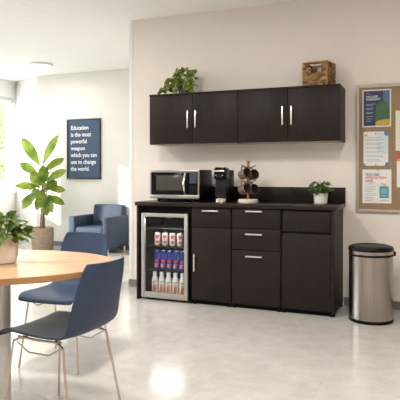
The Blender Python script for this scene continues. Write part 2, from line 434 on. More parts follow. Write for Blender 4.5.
# ------------------------------------------------------------------ base cabinets
BF = 4.71; CT = .885; BYB = YM-.012
def carcass(t, w, d, left=True, right=True):
    c = MB(); th = .018
    c.box(-w, -w+th, d+.02, 0, 0.03, CT-.002); c.box(w-th, w, d+.02, 0, 0.03, CT-.002)
    c.box(-w+th, w-th, d+.03, 0, .03, .05); c.box(-w+th, w-th, -.01, 0, .05, CT-.002); c.box(-w+th, w-th, d+.02, -.01, CT-.02, CT-.002)
    c.build('carcass', 'wood', t)
    for s in (-1, 1):
        for yy in (d+.02, -.06):
            MB().box(s*(w-.022)-.02, s*(w-.022)+.02, yy, yy+.04, 0, .03, .002).build('foot', 'black', t, label='small black foot')
    MB().box(-w+.05, w-.05, d+.035, d+.05, .002, .03).build('plinth', 'black', t, label='black recessed plinth')
def base_cabinet(x0, x1, label):
    t = thing('base_cabinet', label, 'base cabinet', ((x0+x1)/2, BYB, 0), group='dark base cabinets')
    return t, (x1-x0)/2-.001, BF-BYB
def front(name, t, x0, x1, z0, z1, d, m='wood'):
    return MB().box(x0, x1, d, d+.018, z0, z1, .0015).build(name, m, t)
# A: drawer over door
t, w, d = base_cabinet(-2.043, -1.666, 'dark base cabinet with one drawer over a handled door beside the mini fridge')
carcass(t, w, d)
dr = front('drawer', t, -w+.002, w-.002, .704, .88, d); bar_handle(dr, (.0, .852), .155, False, d)
dr = front('door', t, -w+.002, w-.002, .045, .698, d); bar_handle(dr, (-w+.032, .38), .155, True, d)
# B: three drawers
t, w, d = base_cabinet(-1.666, -1.213, 'dark base cabinet with three handled drawers, second from the right end')
carcass(t, w, d)
for z0, z1, hz in ((.709, .880, .858), (.521, .703, .659), (.045, .515, .466)):
    dr = front('drawer', t, -w+.012, w-.006, z0, z1, d); bar_handle(dr, (-.01, hz), .150, False, d)
# C: framed false drawer over plain door
t, w, d = base_cabinet(-1.213, -.765, 'dark base cabinet without handles at the right end beside the steel bin')
carcass(t, w, d)
front('door', t, -w+.012, w-.03, .045, .680, d)
MB().box(-w+.004, w-.024, d+.004, d+.02, .684, .882).build('front_frame', 'black', t, label='black recess around the false drawer')
MB().box(-w+.014, w-.034, d+.001, d+.012, .700, .870, .0015).build('false_drawer', 'wood', t)
MB().box(w-.026, w, d-.002, d+.02, .03, CT-.002, .001).build('end_stile', 'wood', t)
# fridge surround
t = thing('refrigerator_surround', 'open dark cabinet bay framing the mini fridge at the left end', 'cabinet bay', (-2.34, BYB, 0))
d = BF-BYB
MB().box(-.270, -.248, d-.002, 0, 0, CT-.002, .001).build('side_panel', 'wood', t)
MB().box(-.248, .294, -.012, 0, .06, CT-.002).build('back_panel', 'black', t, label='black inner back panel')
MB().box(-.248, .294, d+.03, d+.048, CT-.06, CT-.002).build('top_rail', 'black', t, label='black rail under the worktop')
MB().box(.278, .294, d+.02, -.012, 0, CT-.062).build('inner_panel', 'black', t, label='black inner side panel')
# worktop
t = thing('worktop', 'long dark espresso worktop with low backsplash over the base cabinets', 'worktop', (-1.7, YM-.001, CT))
MB().box(-.918, .955, 4.685-YM, 0, 0, .035, .003).build('top_board', 'woodtop', t)
MB().box(-.918, .484, -.022, 0, .035, .175, .002).build('backsplash', 'wood', t)
MB().box(.486, .955, -.022, 0, .035, .175, .002).build('backsplash', 'wood', t)

# ------------------------------------------------------------------ mini fridge
fx, fw, fy = -2.318, .2375, 4.70
fr = thing('mini_fridge', 'glass door mini fridge with steel frame stocked with drinks', 'mini fridge', (fx, fy, 0))
b = MB(); Z0, Z1 = .03, .805; dp = .44
b.box(-fw, -fw+.03, .034, dp, Z0, Z1); b.box(fw-.03, fw, .034, dp, Z0, Z1)
b.box(-fw+.03, fw-.03, .034, dp, Z1-.03, Z1); b.box(-fw+.03, fw-.03, .034, dp, Z0, .052); b.box(-fw+.03, fw-.03, dp-.03, dp, .052, Z1-.03)
b.build('body', 'liner', fr)
dm = MB(); o = .034
z0, z1 = .026, .816
dm.box(-fw, -fw+o, 0, .03, z0, z1, .003); dm.box(fw-o, fw, 0, .03, z0, z1, .003)
dm.box(-fw+o, fw-o, 0.0005, .03, z1-.034, z1, .003); dm.box(-fw+o, fw-o, 0.0005, .03, z0, z0+.052, .003)
door = dm.build('door', 'frsteel', fr, label='brushed steel door frame')
MB().box(-fw+o, fw-o, .012, .018, z0+.052, z1-.034).build('glass', 'gl', door)
MB().box(-fw+.06, -fw+.12, .06, .09, 0, .03).build('foot', 'black', fr)
MB().box(fw-.12, fw-.06, .06, .09, 0, .03).build('foot', 'black', fr)
MB().box(-fw+.03, fw-.03, .045, .06, .004, .03).build('grille', 'black', fr)
SH = [.052, .282, .507, .675]
for z in SH[1:]:
    sm = MB(); zz = z-.006
    for yy in (.05, .20, .38): sm.tube([(-fw+.03, yy, zz), (fw-.03, yy, zz)], .003, 6)
    for k in range(17):
        x = -fw+.04+k*(2*fw-.08)/16
        sm.tube([(x, .05, zz+.004), (x, .40, zz+.004)], .0018, 5)
    sm.build('shelf', 'shelfwire', fr)
MB().box(-.03, .03, .10, .13, Z1-.038, Z1-.03).build('lamp', 'white', fr)
ld = bpy.data.lights.new('fridge_lamp', 'AREA'); ld.energy = 1.0; ld.shape = 'RECTANGLE'; ld.size = .3; ld.size_y = .03; ld.color = (1, .97, .92)
lo = bpy.data.objects.new('fridge_lamp', ld); COL.objects.link(lo); lo.location = (fx, fy+.06, Z1-.04); lo.rotation_euler = (math.radians(-25), 0, 0)

def patch(mb, r, poly, n=6):
    """polygon drawn on a cylinder: poly of (angle offset, z)"""
    # triangulate as a fan of subdivided strips between consecutive z sorted edges
    bm = mb.bm
    zs = sorted({p[1] for p in poly}); za, zb = zs[0], zs[-1]
    def xs_at(z):
        out = []
        k = len(poly)
        for i in range(k):
            (a0, z_0), (a1, z_1) = poly[i], poly[(i+1) % k]
            if abs(z_1-z_0) < 1e-9: continue
            if min(z_0, z_1)-1e-9 <= z <= max(z_0, z_1)+1e-9: out.append(a0+(a1-a0)*(z-z_0)/(z_1-z_0))
        return min(out), max(out)
    rows = []
    for i in range(n+1):
        z = za+(zb-za)*i/n; a, b_ = xs_at(min(max(z, za+1e-6), zb-1e-6))
        rows.append([bm.verts.new((r*math.sin(a+(b_-a)*j/5), -r*math.cos(a+(b_-a)*j/5), z)) for j in range(6)])
    for ra, rb in zip(rows[:-1], rows[1:]):
        for j in range(5): bm.faces.new((ra[j], ra[j+1], rb[j+1], rb[j]))

FACE_CAM = math.radians(24)
def soda():
    t = thing('soda_can', '', 'drink can', group='soda cans on the upper fridge shelf')
    MB().lathe([(0, .004), (.02, .004), (.022, 0), (.026, .006), (.029, .016), (.029, .103), (.025, .117), (.0245, .119)], seg=24).build('body', 'cansilver', t)
    MB().lathe([(.0245, .119), (.0245, .122), (.022, .121), (.021, .118), (0, .118)], seg=24).build('can_end', 'alulid', t)
    p = MB(); r = .0293
    patch(p, r, [(-.5, .070), (-.1, .062), (.75, .085), (.75, .095), (.4, .102), (-.3, .092)])
    patch(p, r, [(-.55, .088), (-.25, .070), (-.05, .078), (-.2, .105), (-.4, .104)])
    patch(p, r, [(-.5, .022), (.55, .022), (.6, .046), (-.45, .046)])
    p.keepn = True
    p.build('print', 'inkred', t, label='red lettering block and swoosh')
    return t
def energy():
    t = thing('energy_drink_can', '', 'drink can', group='energy drink cans on the middle fridge shelf')
    MB().lathe([(0, .004), (.017, .004), (.019, 0), (.0245, .006), (.0285, .014), (.0285, .160), (.025, .173), (.0245, .175)], seg=24).build('body', 'canblue', t)
    MB().lathe([(.0245, .175), (.0245, .178), (.0225, .177), (.0215, .174), (0, .174)], seg=24).build('can_end', 'alulid', t)
    p = MB(); r = .0288; p.keepn = True
    patch(p, r, [(-1.3, .02), (.1, .02), (.5, .062), (-1.1, .055)])
    patch(p, r, [(.55, .088), (1.4, .095), (1.4, .155), (.75, .155)])
    p.build('silver_panel', 'cangrey', t, label='silver slanted panels')
    p = MB(); p.keepn = True
    patch(p, .0291, [(-.75, .074), (-.2, .062), (.7, .082), (.6, .105), (.0, .088), (-.6, .096)])
    patch(p, .0291, [(-.35, .024), (.2, .024), (.35, .058), (-.2, .058)])
    p.build('emblem', 'inkred', t, label='red and orange emblem')
    return t
def bottle():
    t = thing('milk_drink_bottle', '', 'drink bottle', group='milk drink bottles on the fridge floor')
    MB().lathe([(0, 0), (.027, 0), (.030, .004), (.030, .118), (.028, .138), (.019, .166), (.016, .172), (.016, .178), (0, .178)], seg=24).build('body', 'bottle', t)
    MB().lathe([(0, .174), (.0195, .174), (.0195, .200), (.018, .203), (0, .203)], seg=24, ribs=(12, .03)).build('cap', 'white', t)
    p = MB(); p.keepn = True
    patch(p, .0303, [(-.9, .008), (.3, .008), (.75, .03), (.35, .092), (-.55, .092)])
    p.build('picture', 'inkorange', t, label='orange brown picture on the label')
    p = MB(); p.keepn = True
    patch(p, .0303, [(-.7, .112), (.7, .112), (.7, .118), (-.7, .118)])
    patch(p, .0303, [(-.6, .100), (.1, .100), (.1, .106), (-.6, .106)])
    patch(p, .0305, [(-.35, .01), (-.1, .01), (-.05, .07), (-.3, .07)])
    p.build('print', 'inkdark', t, label='dark grey lettering bars')
    return t
ords = ['leftmost', 'second from left', 'third from left', 'fourth from left', 'rightmost']
def row(maker, xs, z, y, lab):
    p = maker()
    for i, x in enumerate(xs):
        o = p if i == 0 else dup(p, (0, 0, 0))
        o.location = (x, y, z); o.rotation_euler = (0, 0, FACE_CAM)
        nm = ords[i] if i < len(xs)-1 else 'rightmost'
        o['label'] = lab % nm
row(soda, [fx-.114+.078*k for k in range(4)], SH[2]+.0005, fy+.095, '%s white soda can with red print on the upper fridge shelf')
row(energy, [fx-.117+.0655*k for k in range(5)], SH[1]+.0005, fy+.095, '%s slim blue energy drink can on the middle fridge shelf')
row(bottle, [fx-.142+.072*k for k in range(5)], SH[0]+.0005, fy+.095, '%s white milk drink bottle with orange picture at the fridge bottom')

# ------------------------------------------------------------------ microwave
mx0, mx1 = -2.51, -2.005; mw = (mx1-mx0)/2
t = thing('microwave', 'stainless steel microwave oven with black door on the worktop', 'microwave', ((mx0+mx1)/2, 4.79, CT+.035))
zb, zt = .030, .300
MB().box(-mw, mw, .022, .325, zb, zt, .004).build('body', 'blackmat', t, label='black sheet metal case')
pn = MB()
pn.box(-mw, mw, 0, .022, zb, zb+.036, .003); pn.box(-mw, mw, 0, .022, zt-.024, zt, .003)
pn.box(-mw, -mw+.014, .001, .022, zb+.036, zt-.024); pn.box(mw-.012, mw, .001, .022, zb+.036, zt-.024)
pn.build('front_frame', 'steel', t, label='stainless steel front trim')
dx = mw-.105
dd = MB().box(-mw+.014, dx, -.004, .02, zb+.037, zt-.025, .002).build('door', 'blackgloss', t, label='black glass door')
MB().box(-mw+.070, dx-.058, -.006, -.003, zb+.078, zt-.052, .001).build('window', 'oven', dd, label='grey see-through window')
hp = [(dx-.030, -.004, zt-.035)]
for k in range(9):
    a = k/8; hp.append((dx-.030, -.012-.030*math.sin(PI*a), zt-.045-a*.17))
hp.append((dx-.030, -.004, zt-.225))
MB().tube(hp, .0105, 12).build('handle', 'chrome', dd, label='bowed chrome handle')
cp = MB().box(dx+.002, mw-.012, -.003, .02, zb+.037, zt-.025, .002).build('control_panel', 'blackgloss', t)
MB().box(dx+.012, mw-.020, -.005, -.002, zt-.125, zt-.030).build('display', 'display', cp, label='blue grey display')
for r in range(4):
    for c in range(3):
        MB().box(dx+.015+c*.024, dx+.032+c*.024, -.005, -.002, zb+.045+r*.022, zb+.059+r*.022, .001).build('button', 'darkgrey', cp)
for sx in (-1, 1):
    for yy in (.05, .28):
        MB().cyl((sx*(mw-.07), yy), .017, 0, zb+.001, 16).build('foot', 'blackmat', t)

# ------------------------------------------------------------------ coffee maker
t = thing('coffee_maker', 'slim black single-cup coffee maker between microwave and mug stand', 'coffee maker', (-1.808, 4.80, CT+.035))
w = .052
MB().box(-w, w, .12, .265, 0, .30, .012, 3).build('water_tank', 'blackmat', t)
MB().box(-w, w, .03, .121, .035, .225, .006).build('body', 'darkgrey', t, label='dark grey front column')
hd = MB().box(-w-.004, w+.004, -.004, .125, .215, .318, .016, 3).build('brew_head', 'blackgloss', t)
MB().box(-w+.004, w-.004, -.008, .02, .283, .296, .003).build('band', 'nickel', hd, label='nickel band')
MB().lathe([(0, 0), (.034, 0), (.036, .03), (.033, .034), (0, .034)], (0, -.0, .0), 24, Matrix.Translation((0, .012, .228))).build('spout_ring', 'darkgrey', hd)
MB().box(-.036, .036, -.010, .0, .246, .252, .001).build('band', 'nickel', hd, label='nickel band')
MB().box(-w+.008, w-.012, .01, .09, .317, .327, .004).build('lid', 'copper', hd, label='copper toned lid plate as painted glint')  # copper colour stands in for the gold glint on top
dt = MB().lathe([(0, 0), (.050, 0), (.053, .004), (.053, .036), (.050, .040), (0, .040)], (0, .045, 0), 28).build('drip_tray', 'chrome', t, label='chrome drip tray')

# ------------------------------------------------------------------ mug stand
TX, TY, TZ = -1.567, 4.90, CT+.035
t = thing('mug_stand', 'copper mug tree on round white base holding four brown mugs', 'mug stand', (TX, TY, TZ))
MB().lathe([(0, 0), (.086, 0), (.090, .006), (.090, .028), (.085, .034), (0, .034)], seg=40, ribs=(26, .03)).build('base', 'marble', t, label='round white fluted base')
MB().lathe([(0, .034), (.013, .034), (.013, .355), (.017, .357), (.017, .378), (.010, .383), (0, .383)], seg=20).build('post', 'copper', t)
ARMS = [(.325, -125), (.318, 40), (.190, -125), (.183, 40)]
for zz, a in ARMS:
    A = math.radians(a)
    MB().tube([(0, 0, zz-.01), (.03*math.cos(A), .03*math.sin(A), zz), (.075*math.cos(A), .075*math.sin(A), zz+.022)], .005, 8).build('arm', 'copper', t)
def mug():
    g = thing('mug', '', 'mug', group='brown mugs on the mug stand')
    # local: axis along z, handle on +x; rotated for hanging by baking into mesh
    R = MUGROT
    MB().lathe([(0, .002), (.034, 0), (.040, .006), (.0455, .05), (.0475, .094), (.0445, .096)], seg=32, mtx=R).build('body', 'mug', g)
    MB().lathe([(.0445, .096), (.0425, .090), (.041, .05), (.035, .010), (0, .008)], seg=32, mtx=R).build('inside', 'muglight', g, label='darker glazed inside')
    hp = [R @ Vector((.041+.034*math.sin(PI*k/10), 0, .078-.056*k/10)) for k in range(11)]
    MB().tube(hp, .0065, 8).build('handle', 'mug', g)
    return g
# handle on top (+z), mouth towards -y and to the right, tipped down a little
MD = Vector((.80, -.52, .22)).normalized(); MU = (Vector((-.35, .1, 1))-MD*Vector((-.35, .1, 1)).dot(MD)).normalized(); MS = MU.cross(MD)
MUGROT = Matrix(((MU.x, MS.x, MD.x, 0), (MU.y, MS.y, MD.y, 0), (MU.z, MS.z, MD.z, 0), (0, 0, 0, 1))) @ Matrix.Translation((0, 0, -.047))
ml = ['upper left brown mug hanging on the copper mug stand', 'upper right brown mug hanging on the copper mug stand behind its twin',
      'lower left brown mug hanging on the copper mug stand', 'lower right brown mug hanging on the copper mug stand behind its twin']
mg = mug()
for i, (zz, a) in enumerate(ARMS):
    o = mg if i == 0 else dup(mg, (0, 0, 0))
    o.location = (TX+(-.012 if i % 2 == 0 else .014), TY+(-.078 if i % 2 == 0 else .072), TZ+zz-.062-(.006 if i % 2 else 0)); o.rotation_euler = (0, 0, 0 if i % 2 == 0 else math.radians(-6)); o['label'] = ml[i]

# ------------------------------------------------------------------ plants
def bush(mb, c, R, H, n, L, W, r, low=0.1, droop=.35, spread=1.0):
    for k in range(n):
        a = r.uniform(0, 2*PI); q = r.random()**.55; hgt = r.uniform(low, 1)
        rad = R*q*math.sqrt(max(.05, 1-(hgt-.35)**2*1.2))*spread
        p = Vector((c[0]+rad*math.cos(a), c[1]+rad*math.sin(a), c[2]+H*hgt))
        d = Vector((math.cos(a)+r.uniform(-.6, .6), math.sin(a)+r.uniform(-.6, .6), r.uniform(-.35, .7)))
        s_ = r.uniform(.75, 1.2)
        mb.leaf(p, d, (.9*math.cos(a)+r.uniform(-.4, .4), .9*math.sin(a)+r.uniform(-.4, .4), .7), L*s_, W*s_, droop, .2, 5)
    return mb
def stems(mb, c, pts, r=.0015):
    for p in pts:
        m = (Vector(c)+Vector(p))/2+Vector((0, 0, .02))
        mb.tube([c, m, p], r, 5)
    return mb
# small herb pot on the worktop
t = thing('potted_herb', 'small leafy plant in a white ribbed pot at the right end of the worktop', 'potted plant', (-.938, 5.04, CT+.035))
MB().lathe([(0, 0), (.052, 0), (.056, .004), (.063, .09), (.063, .094), (.057, .094), (.055, .08), (0, .08)], seg=40, ribs=(20, .02)).build('pot', 'whitepot', t)
MB().lathe([(0, .083), (.054, .083), (.054, .078), (0, .078)], seg=24).build('soil', 'soil', t)
r = random.Random(3)
stems(MB(), (0, 0, .08), [(.06*math.cos(a), .06*math.sin(a), .14) for a in [k*.7 for k in range(9)]]).build('stem', 'stem', t)
bush(MB(), (0, 0, .085), .085, .10, 150, .045, .026, r).build('foliage', 'herb', t)
# trailing plant on the wall cabinet
t = thing('trailing_pothos', 'trailing green plant in a dark glass pot on the left wall cabinet', 'potted plant', (-2.250, 5.04, 1.9515))
MB().lathe([(0, 0), (.060, 0), (.068, .006), (.074, .06), (.066, .11), (.068, .118), (.062, .118), (.060, .10), (0, .10)], seg=32).build('pot', mat('dark green glazed pot', (.035, .05, .032), .2, noise=.2, scale=9), t)
MB().lathe([(0, .103), (.059, .103), (.059, .096), (0, .096)], seg=24).build('soil', 'soil', t)
r = random.Random(11)
fo = bush(MB(), (-.015, -.01, .07), .105, .175, 74, .054, .048, r)
bush(fo, (-.11, -.03, .01), .08, .11, 20, .055, .048, r)
stm = MB()
vines = [[(0, 0, .11), (-.10, -.04, .15), (-.17, -.07, .11), (-.225, -.09, .05), (-.235, -.11, .03)],
         [(0, 0, .11), (-.06, -.08, .13), (-.16, -.11, .07), (-.21, -.10, .022)],
         [(0, 0, .11), (.06, -.07, .17), (.09, -.09, .12), (.10, -.10, .05)],
         [(0, 0, .11), (.05, -.03, .18), (.11, -.03, .235)],
         [(0, 0, .11), (-.05, -.08, .10), (-.04, -.10, .02)],
         [(0, 0, .11), (.05, -.09, .10), (.09, -.10, .02)],
         [(0, 0, .11), (.0, .02, .20), (.02, .02, .25)]]
for v in vines:
    stm.tube(v, .0022, 5)
    for i in range(len(v)-1):
        for q in range(3):
            p = Vector(v[i]).lerp(Vector(v[i+1]), (q+.5)/3)
            for _ in range(2):
                fo.leaf(p, (r.uniform(-1, 1), r.uniform(-.6, .3), r.uniform(-.5, .5)), (r.uniform(-.4, .4), -1, .6), r.uniform(.045, .058), r.uniform(.040, .050), .3, .2, 5)
stm.build('stem', 'stem', t)
for v_ in fo.bm.verts: v_.co.z = max(v_.co.z, .003)
fo.build('foliage', 'ivy', t)

# basket
BX0, BX1, BY0, BY1, BZ = -1.058, -.842, 4.932, 5.122, 1.9515
t = thing('storage_basket', 'square brown woven rush basket on the right wall cabinet', 'basket', ((BX0+BX1)/2, (BY0+BY1)/2, BZ), math.radians(-11))
bw, bd, H = (BX1-BX0)/2, (BY1-BY0)/2, .205
r = random.Random(5); wv = MB(); rows_ = 14
for i in range(rows_):
    z = .010+i*(H-.018)/(rows_-1)
    for side in range(4):
        slot = rows_-7 < i < rows_-1
        n = 9 if slot else r.choice((4, 5, 6))
        L = bw if side % 2 == 0 else bd
        for k in range(n):
            u0 = -L+2*L*k/n; u1 = -L+2*L*(k+1)/n; u = (u0+u1)/2
            if slot and abs(u) < .055*(L/.113): continue
            off = .006*(1 if (i+k) % 2 else -1)*.6
            Lh = (u1-u0)*.62; th = .0085; hh = .0068
            c = {0: (u, -bd+off, z), 1: (bw-off, u, z), 2: (u, bd-off, z), 3: (-bw+off, u, z)}[side]
            mtx = Matrix.Translation(c) @ Matrix.Rotation(0 if side % 2 == 0 else PI/2, 4, 'Z') @ Matrix.Rotation(r.uniform(-.12, .12), 4, 'Y')
            wv.box(-Lh, Lh, -th, th, -hh, hh, .004, 1, rot=mtx)
wv.build('weave', 'seagrass', t)
for sx in (-1, 1):
    for sy in (-1, 1): MB().tube([(sx*bw, sy*bd, .004), (sx*bw, sy*bd, H)], .010, 8).build('corner_post', 'seagrass', t)
MB().tube([(-bw, -bd, H), (bw, -bd, H), (bw, bd, H), (-bw, bd, H)], .0105, 8, closed=True).build('rim', 'seagrass', t)
MB().box(-bw+.004, bw-.004, -bd+.004, bd-.004, .001, .006).build('bottom', 'seagrass', t)

# ------------------------------------------------------------------ bin
t = thing('trash_can', 'tall round stainless steel bin with black lid beside the cabinets', 'trash can', (-.482, 4.770, 0))
R = .176
MB().lathe([(0, 0.002), (R-.012, 0.002), (R-.002, 0), (R+.001, .008), (R+.001, .022), (R-.003, .026), (0, .026)], seg=56).build('base_ring', 'blackmat', t, label='black base ring')
MB().lathe([(0, .024), (R-.003, .024), (R-.003, .528), (0, .528)], seg=56).build('body', 'canister', t)
MB().lathe([(0, .526), (R-.001, .526), (R, .530), (R, .540), (R-.004, .544), (0, .544)], seg=56).build('seam_ring', 'blackmat', t, label='thin black seam ring')
ld = MB().lathe([(0, .542), (R-.003, .542), (R-.003, .568), (R-.006, .572), (0, .572)], seg=56).build('lid_band', 'canister', t)
lid = MB().lathe([(0, .570), (R+.002, .570), (R+.003, .582), (R-.006, .598), (R-.03, .607), (R-.05, .605), (R-.06, .602), (0, .610)], seg=56).build('lid', 'blackmat', t, label='black domed lid')
kn = MB(); A = math.radians(20)
kn.cyl((0, 0), .014, -.018, .018, 16)
bmesh.ops.transform(kn.bm, matrix=Matrix.Translation(((R+.010)*math.cos(A), (R+.010)*math.sin(A), .538)), verts=kn.bm.verts[:])
kn.build('hinge_knob', 'blackmat', t)

# ------------------------------------------------------------------ cork board and papers
t = thing('cork_board', 'large cork notice board in a pale aluminium frame on the right wall', 'notice board', (-.655, YM-.001, .84))
BW, BH = 1.10, 1.132
MB().box(.02, BW-.02, -.012, 0, .02, BH-.02).build('cork', 'cork', t)
fm = MB(); q = .030
fm.box(0, q, -.02, 0, 0, BH, .002); fm.box(BW-q, BW, -.02, 0, 0, BH, .002); fm.box(q, BW-q, -.02, 0, 0, q, .002); fm.box(q, BW-q, -.02, 0, BH-q, BH, .002)
fm.build('frame', 'alum', t, label='pale aluminium frame')
PY = YM-.0135
def sheet(name, label, x0, x1, z0, z1, m, cat='poster'):
    p = thing(name, label, cat, ((x0+x1)/2, PY, z0), group=None)
    w, h = (x1-x0)/2, z1-z0
    MB().box(-w, w, -.0012, 0, 0, h).build('sheet', m, p)
    return p, w, h
def bars(name, p, lst, m, y=-.0018):
    mb = MB()
    for (a, b_, c, d_) in lst: mb.box(a, b_, y, -.0012, c, d_)
    return mb.build(name, m, p)
def flat(name, p, poly, m, y=-.0018):
    mb = MB(); mb.prism(poly, 0, 1, Matrix(((1, 0, 0, 0), (0, 0, (-y-.0012)*1.0, y), (0, 1, 0, 0), (0, 0, 0, 1))))
    return mb.build(name, m, p)
def pin(p, x, z, m):
    MB().lathe([(0, 0), (.006, 0), (.006, .004), (.003, .006), (.003, .012), (.006, .014), (.006, .017), (0, .018)], seg=12, mtx=Matrix.Translation((x, -.0012, z)) @ Matrix.Rotation(PI/2, 4, 'X')).build('pin', m, p)
# poster 1
p, w, h = sheet('wellness_poster', 'dark blue wellness workshop poster with green and yellow, top of the cork board', -.596, -.355, 1.597, 1.925, 'paper')
k = .010
bars('background', p, [(-w+k, w-k, k, h-k)], 'navyink')
bars('side_band', p, [(.055, w-k, .12, h-k)], 'bluedim', -.0022)
hill = [(-.012, .05)]
hill += [(-.012+.001*i*0+(.0)+.0, .05) for i in ()]
hill = [(-.010, .045), (w-k, .045), (w-k, .17)]+[(.055+.055*math.cos(a), .155+.07*math.sin(a)) for a in [PI*i/10 for i in range(1, 8)]]+[(-.004, .19), (-.010, .12)]
flat('hill', p, hill, 'green', -.0026)
flat('field', p, [(-.010, k), (w-k, k), (w-k, .066), (.06, .064), (.02, .056), (-.010, .04)], 'yellow', -.0029)
text('title', ['WELLNESS', 'WORKSHOP'], .027, 'white', p, -w+.030, h-.070, -.0022, .024, .80)
bars('small_print', p, [(-w+.032, -w+.062, h-.036, h-.032)]+[(-w+.030, -w+.030+q_, z, z+.004) for q_, z in ((.085, .20), (.06, .188), (.07, .164), (.055, .152), (.065, .128), (.05, .116), (.06, .09), (.05, .07), (.045, .05))], 'inkgrey', -.0024)
# poster 2
p, w, h = sheet('notice_sheet', 'pale blue and white printed notice with blue corners, middle of the cork board', -.588, -.378, 1.255, 1.556, 'paper')
bars('side_tint', p, [(.01, w-.001, .10, h-.001)], 'paperblue')
flat('corner', p, [(w-.034, h), (w, h), (w, h-.036), (w-.02, h-.040), (w-.034, h-.026)], 'inkblue', -.0022)
flat('corner', p, [(w-.030, 0), (w, 0), (w, .030), (w-.02, .030)], 'inkblue', -.0022)
flat('corner', p, [(-w, 0), (-w+.022, 0), (-w+.010, .022), (-w, .024)], 'inkteal', -.0022)
flat('sun_mark', p, [(-w+.024+.012*math.cos(a), h-.032+.008*math.sin(a)) for a in [2*PI*i/12 for i in range(12)]], 'yellow', -.0022)
bars('small_print', p, [(-w+.025, -w+.025+q_, z, z+.0042) for q_, z in ((.13, .245), (.15, .23), (.10, .218), (.14, .196), (.12, .184), (.15, .160), (.13, .148), (.145, .124), (.10, .112), (.14, .088), (.15, .076), (.11, .052), (.12, .040))], 'inkgrey', -.0024)
pin(p, .0, h-.018, 'inkblue'); pin(p, .0, .010, 'inkteal')
# poster 3
p, w, h = sheet('teacher_week_poster', 'white teacher appreciation week poster with teal square, bottom of the cork board', -.596, -.352, .925, 1.222, 'paper')
text('title', ['TEACHER'], .031, 'inkdark', p, -w+.022, h-.055, -.0022, .03, .92, bold=.0004)
text('title_red', ['APPRECIATION', 'WEEK'], .030, 'inkred', p, -w+.022, h-.082, -.0022, .028, .86, bold=.0004)
flat('card', p, [(.022, .045), (.100, .045), (.100, .150), (.022, .150)], 'inkteal', -.0022)
flat('emblem', p, [(.064+.012*math.cos(a), .155+.014*math.sin(a)) for a in [2*PI*i/12 for i in range(12)]], 'yellow', -.0026)
bars('card_print', p, [(.036, .086, z, z+.004) for z in (.118, .104, .09, .066)], 'paperblue', -.0025)
bars('small_print', p, [(-w+.022, -w+.022+q_, z, z+.004) for q_, z in ((.085, .178), (.06, .166), (.09, .144), (.08, .130), (.09, .116), (.07, .102), (.09, .082), (.08, .068), (.07, .048), (.085, .034))], 'inkgrey', -.0022)
bars('foot_line', p, [(.03, .10, .022, .026), (-w+.022, -w+.08, .02, .024)], 'inkred', -.0022)
pin(p, .01, h-.006, 'copper'); pin(p, .046, .172, 'copper')
# right column papers, cut by the frame edge
p, w, h = sheet('cream_flyer', 'cream flyer at the right edge of the picture, upper on the cork board', -.318, -.098, 1.385, 1.733, 'papercream')
bars('small_print', p, [(-w+.03, w-.03, z, z+.004) for z in (.26, .23, .20, .17, .14, .11, .08)], 'inkgrey')
p, w, h = sheet('red_topped_flyer', 'white flyer with red and orange header at the right edge, lower on the cork board', -.308, -.092, 1.068, 1.360, 'paper')
bars('header', p, [(-w, w, h-.045, h)], 'inkred')
bars('header_stripe', p, [(-w, w, h-.068, h-.045)], 'inkorange')
bars('small_print', p, [(-w+.03, w-.03, z, z+.004) for z in (.19, .165, .14, .115, .09)], 'inkgrey')

# ------------------------------------------------------------------ framed quotation
PX0, PX1, PZ0, PZ1 = -5.475, -4.845, 1.085, 2.045
t = thing('framed_quote', 'slate blue framed quotation poster with white lettering on the far wall', 'wall poster', (PX0, YF-.001, PZ0))
w, h = PX1-PX0, PZ1-PZ0
fm = MB(); q = .022
fm.box(0, q, -.03, 0, 0, h, .002); fm.box(w-q, w, -.03, 0, 0, h, .002); fm.box(q, w-q, -.03, 0, 0, q, .002); fm.box(q, w-q, -.03, 0, h-q, h, .002)
fm.build('frame', 'frameblk', t)
MB().box(q, w-q, -.02, 0, q, h-q).build('print', 'posterblue', t)
text('lettering', ['Education', 'is the most', 'powerful', 'weapon', 'which you can', 'use to change', 'the world.'], .094, 'white', t, .074, h-.170, -.0205, .1090, .90, bold=.0012)

# ------------------------------------------------------------------ fiddle leaf plant
t = thing('fiddle_leaf_fig', 'tall fiddle leaf fig in a woven beige planter by the window', 'potted plant', (-5.60, 7.12, 0))
MB().lathe([(0, 0), (.150, 0), (.158, .01), (.172, .20), (.170, .335), (.160, .345), (.155, .335), (.150, .29), (0, .29)], seg=48).build('planter', 'basketpot', t)
MB().lathe([(0, .30), (.149, .30), (.149, .28), (0, .28)], seg=24).build('soil', 'soil', t)
tk = MB(); tk.tube([(0, 0, .28), (.012, 0, .55), (-.005, .01, .8), (.0, 0, 1.05), (.0, 0, 1.30)], .017, 8, r2=.010)
tk.tube([(.02, .02, .28), (.025, .01, .6), (.06, .02, .85), (.09, .04, 1.1)], .011, 8, r2=.006)
tk.tube([(-.03, -.01, .28), (-.02, .0, .6), (-.05, -.01, .9), (-.10, -.02, 1.1)], .010, 8, r2=.006)
tk.build('trunk', 'trunk', t)
fo = MB(); r = random.Random(21)
cx, sx = math.cos(YAW), math.sin(YAW)
def pic(u, v, w_=0):   # local offsets: u to the right of the photo's view direction, w_ in depth
    return Vector((u*cx-w_*sx, u*sx+w_*cx, v))
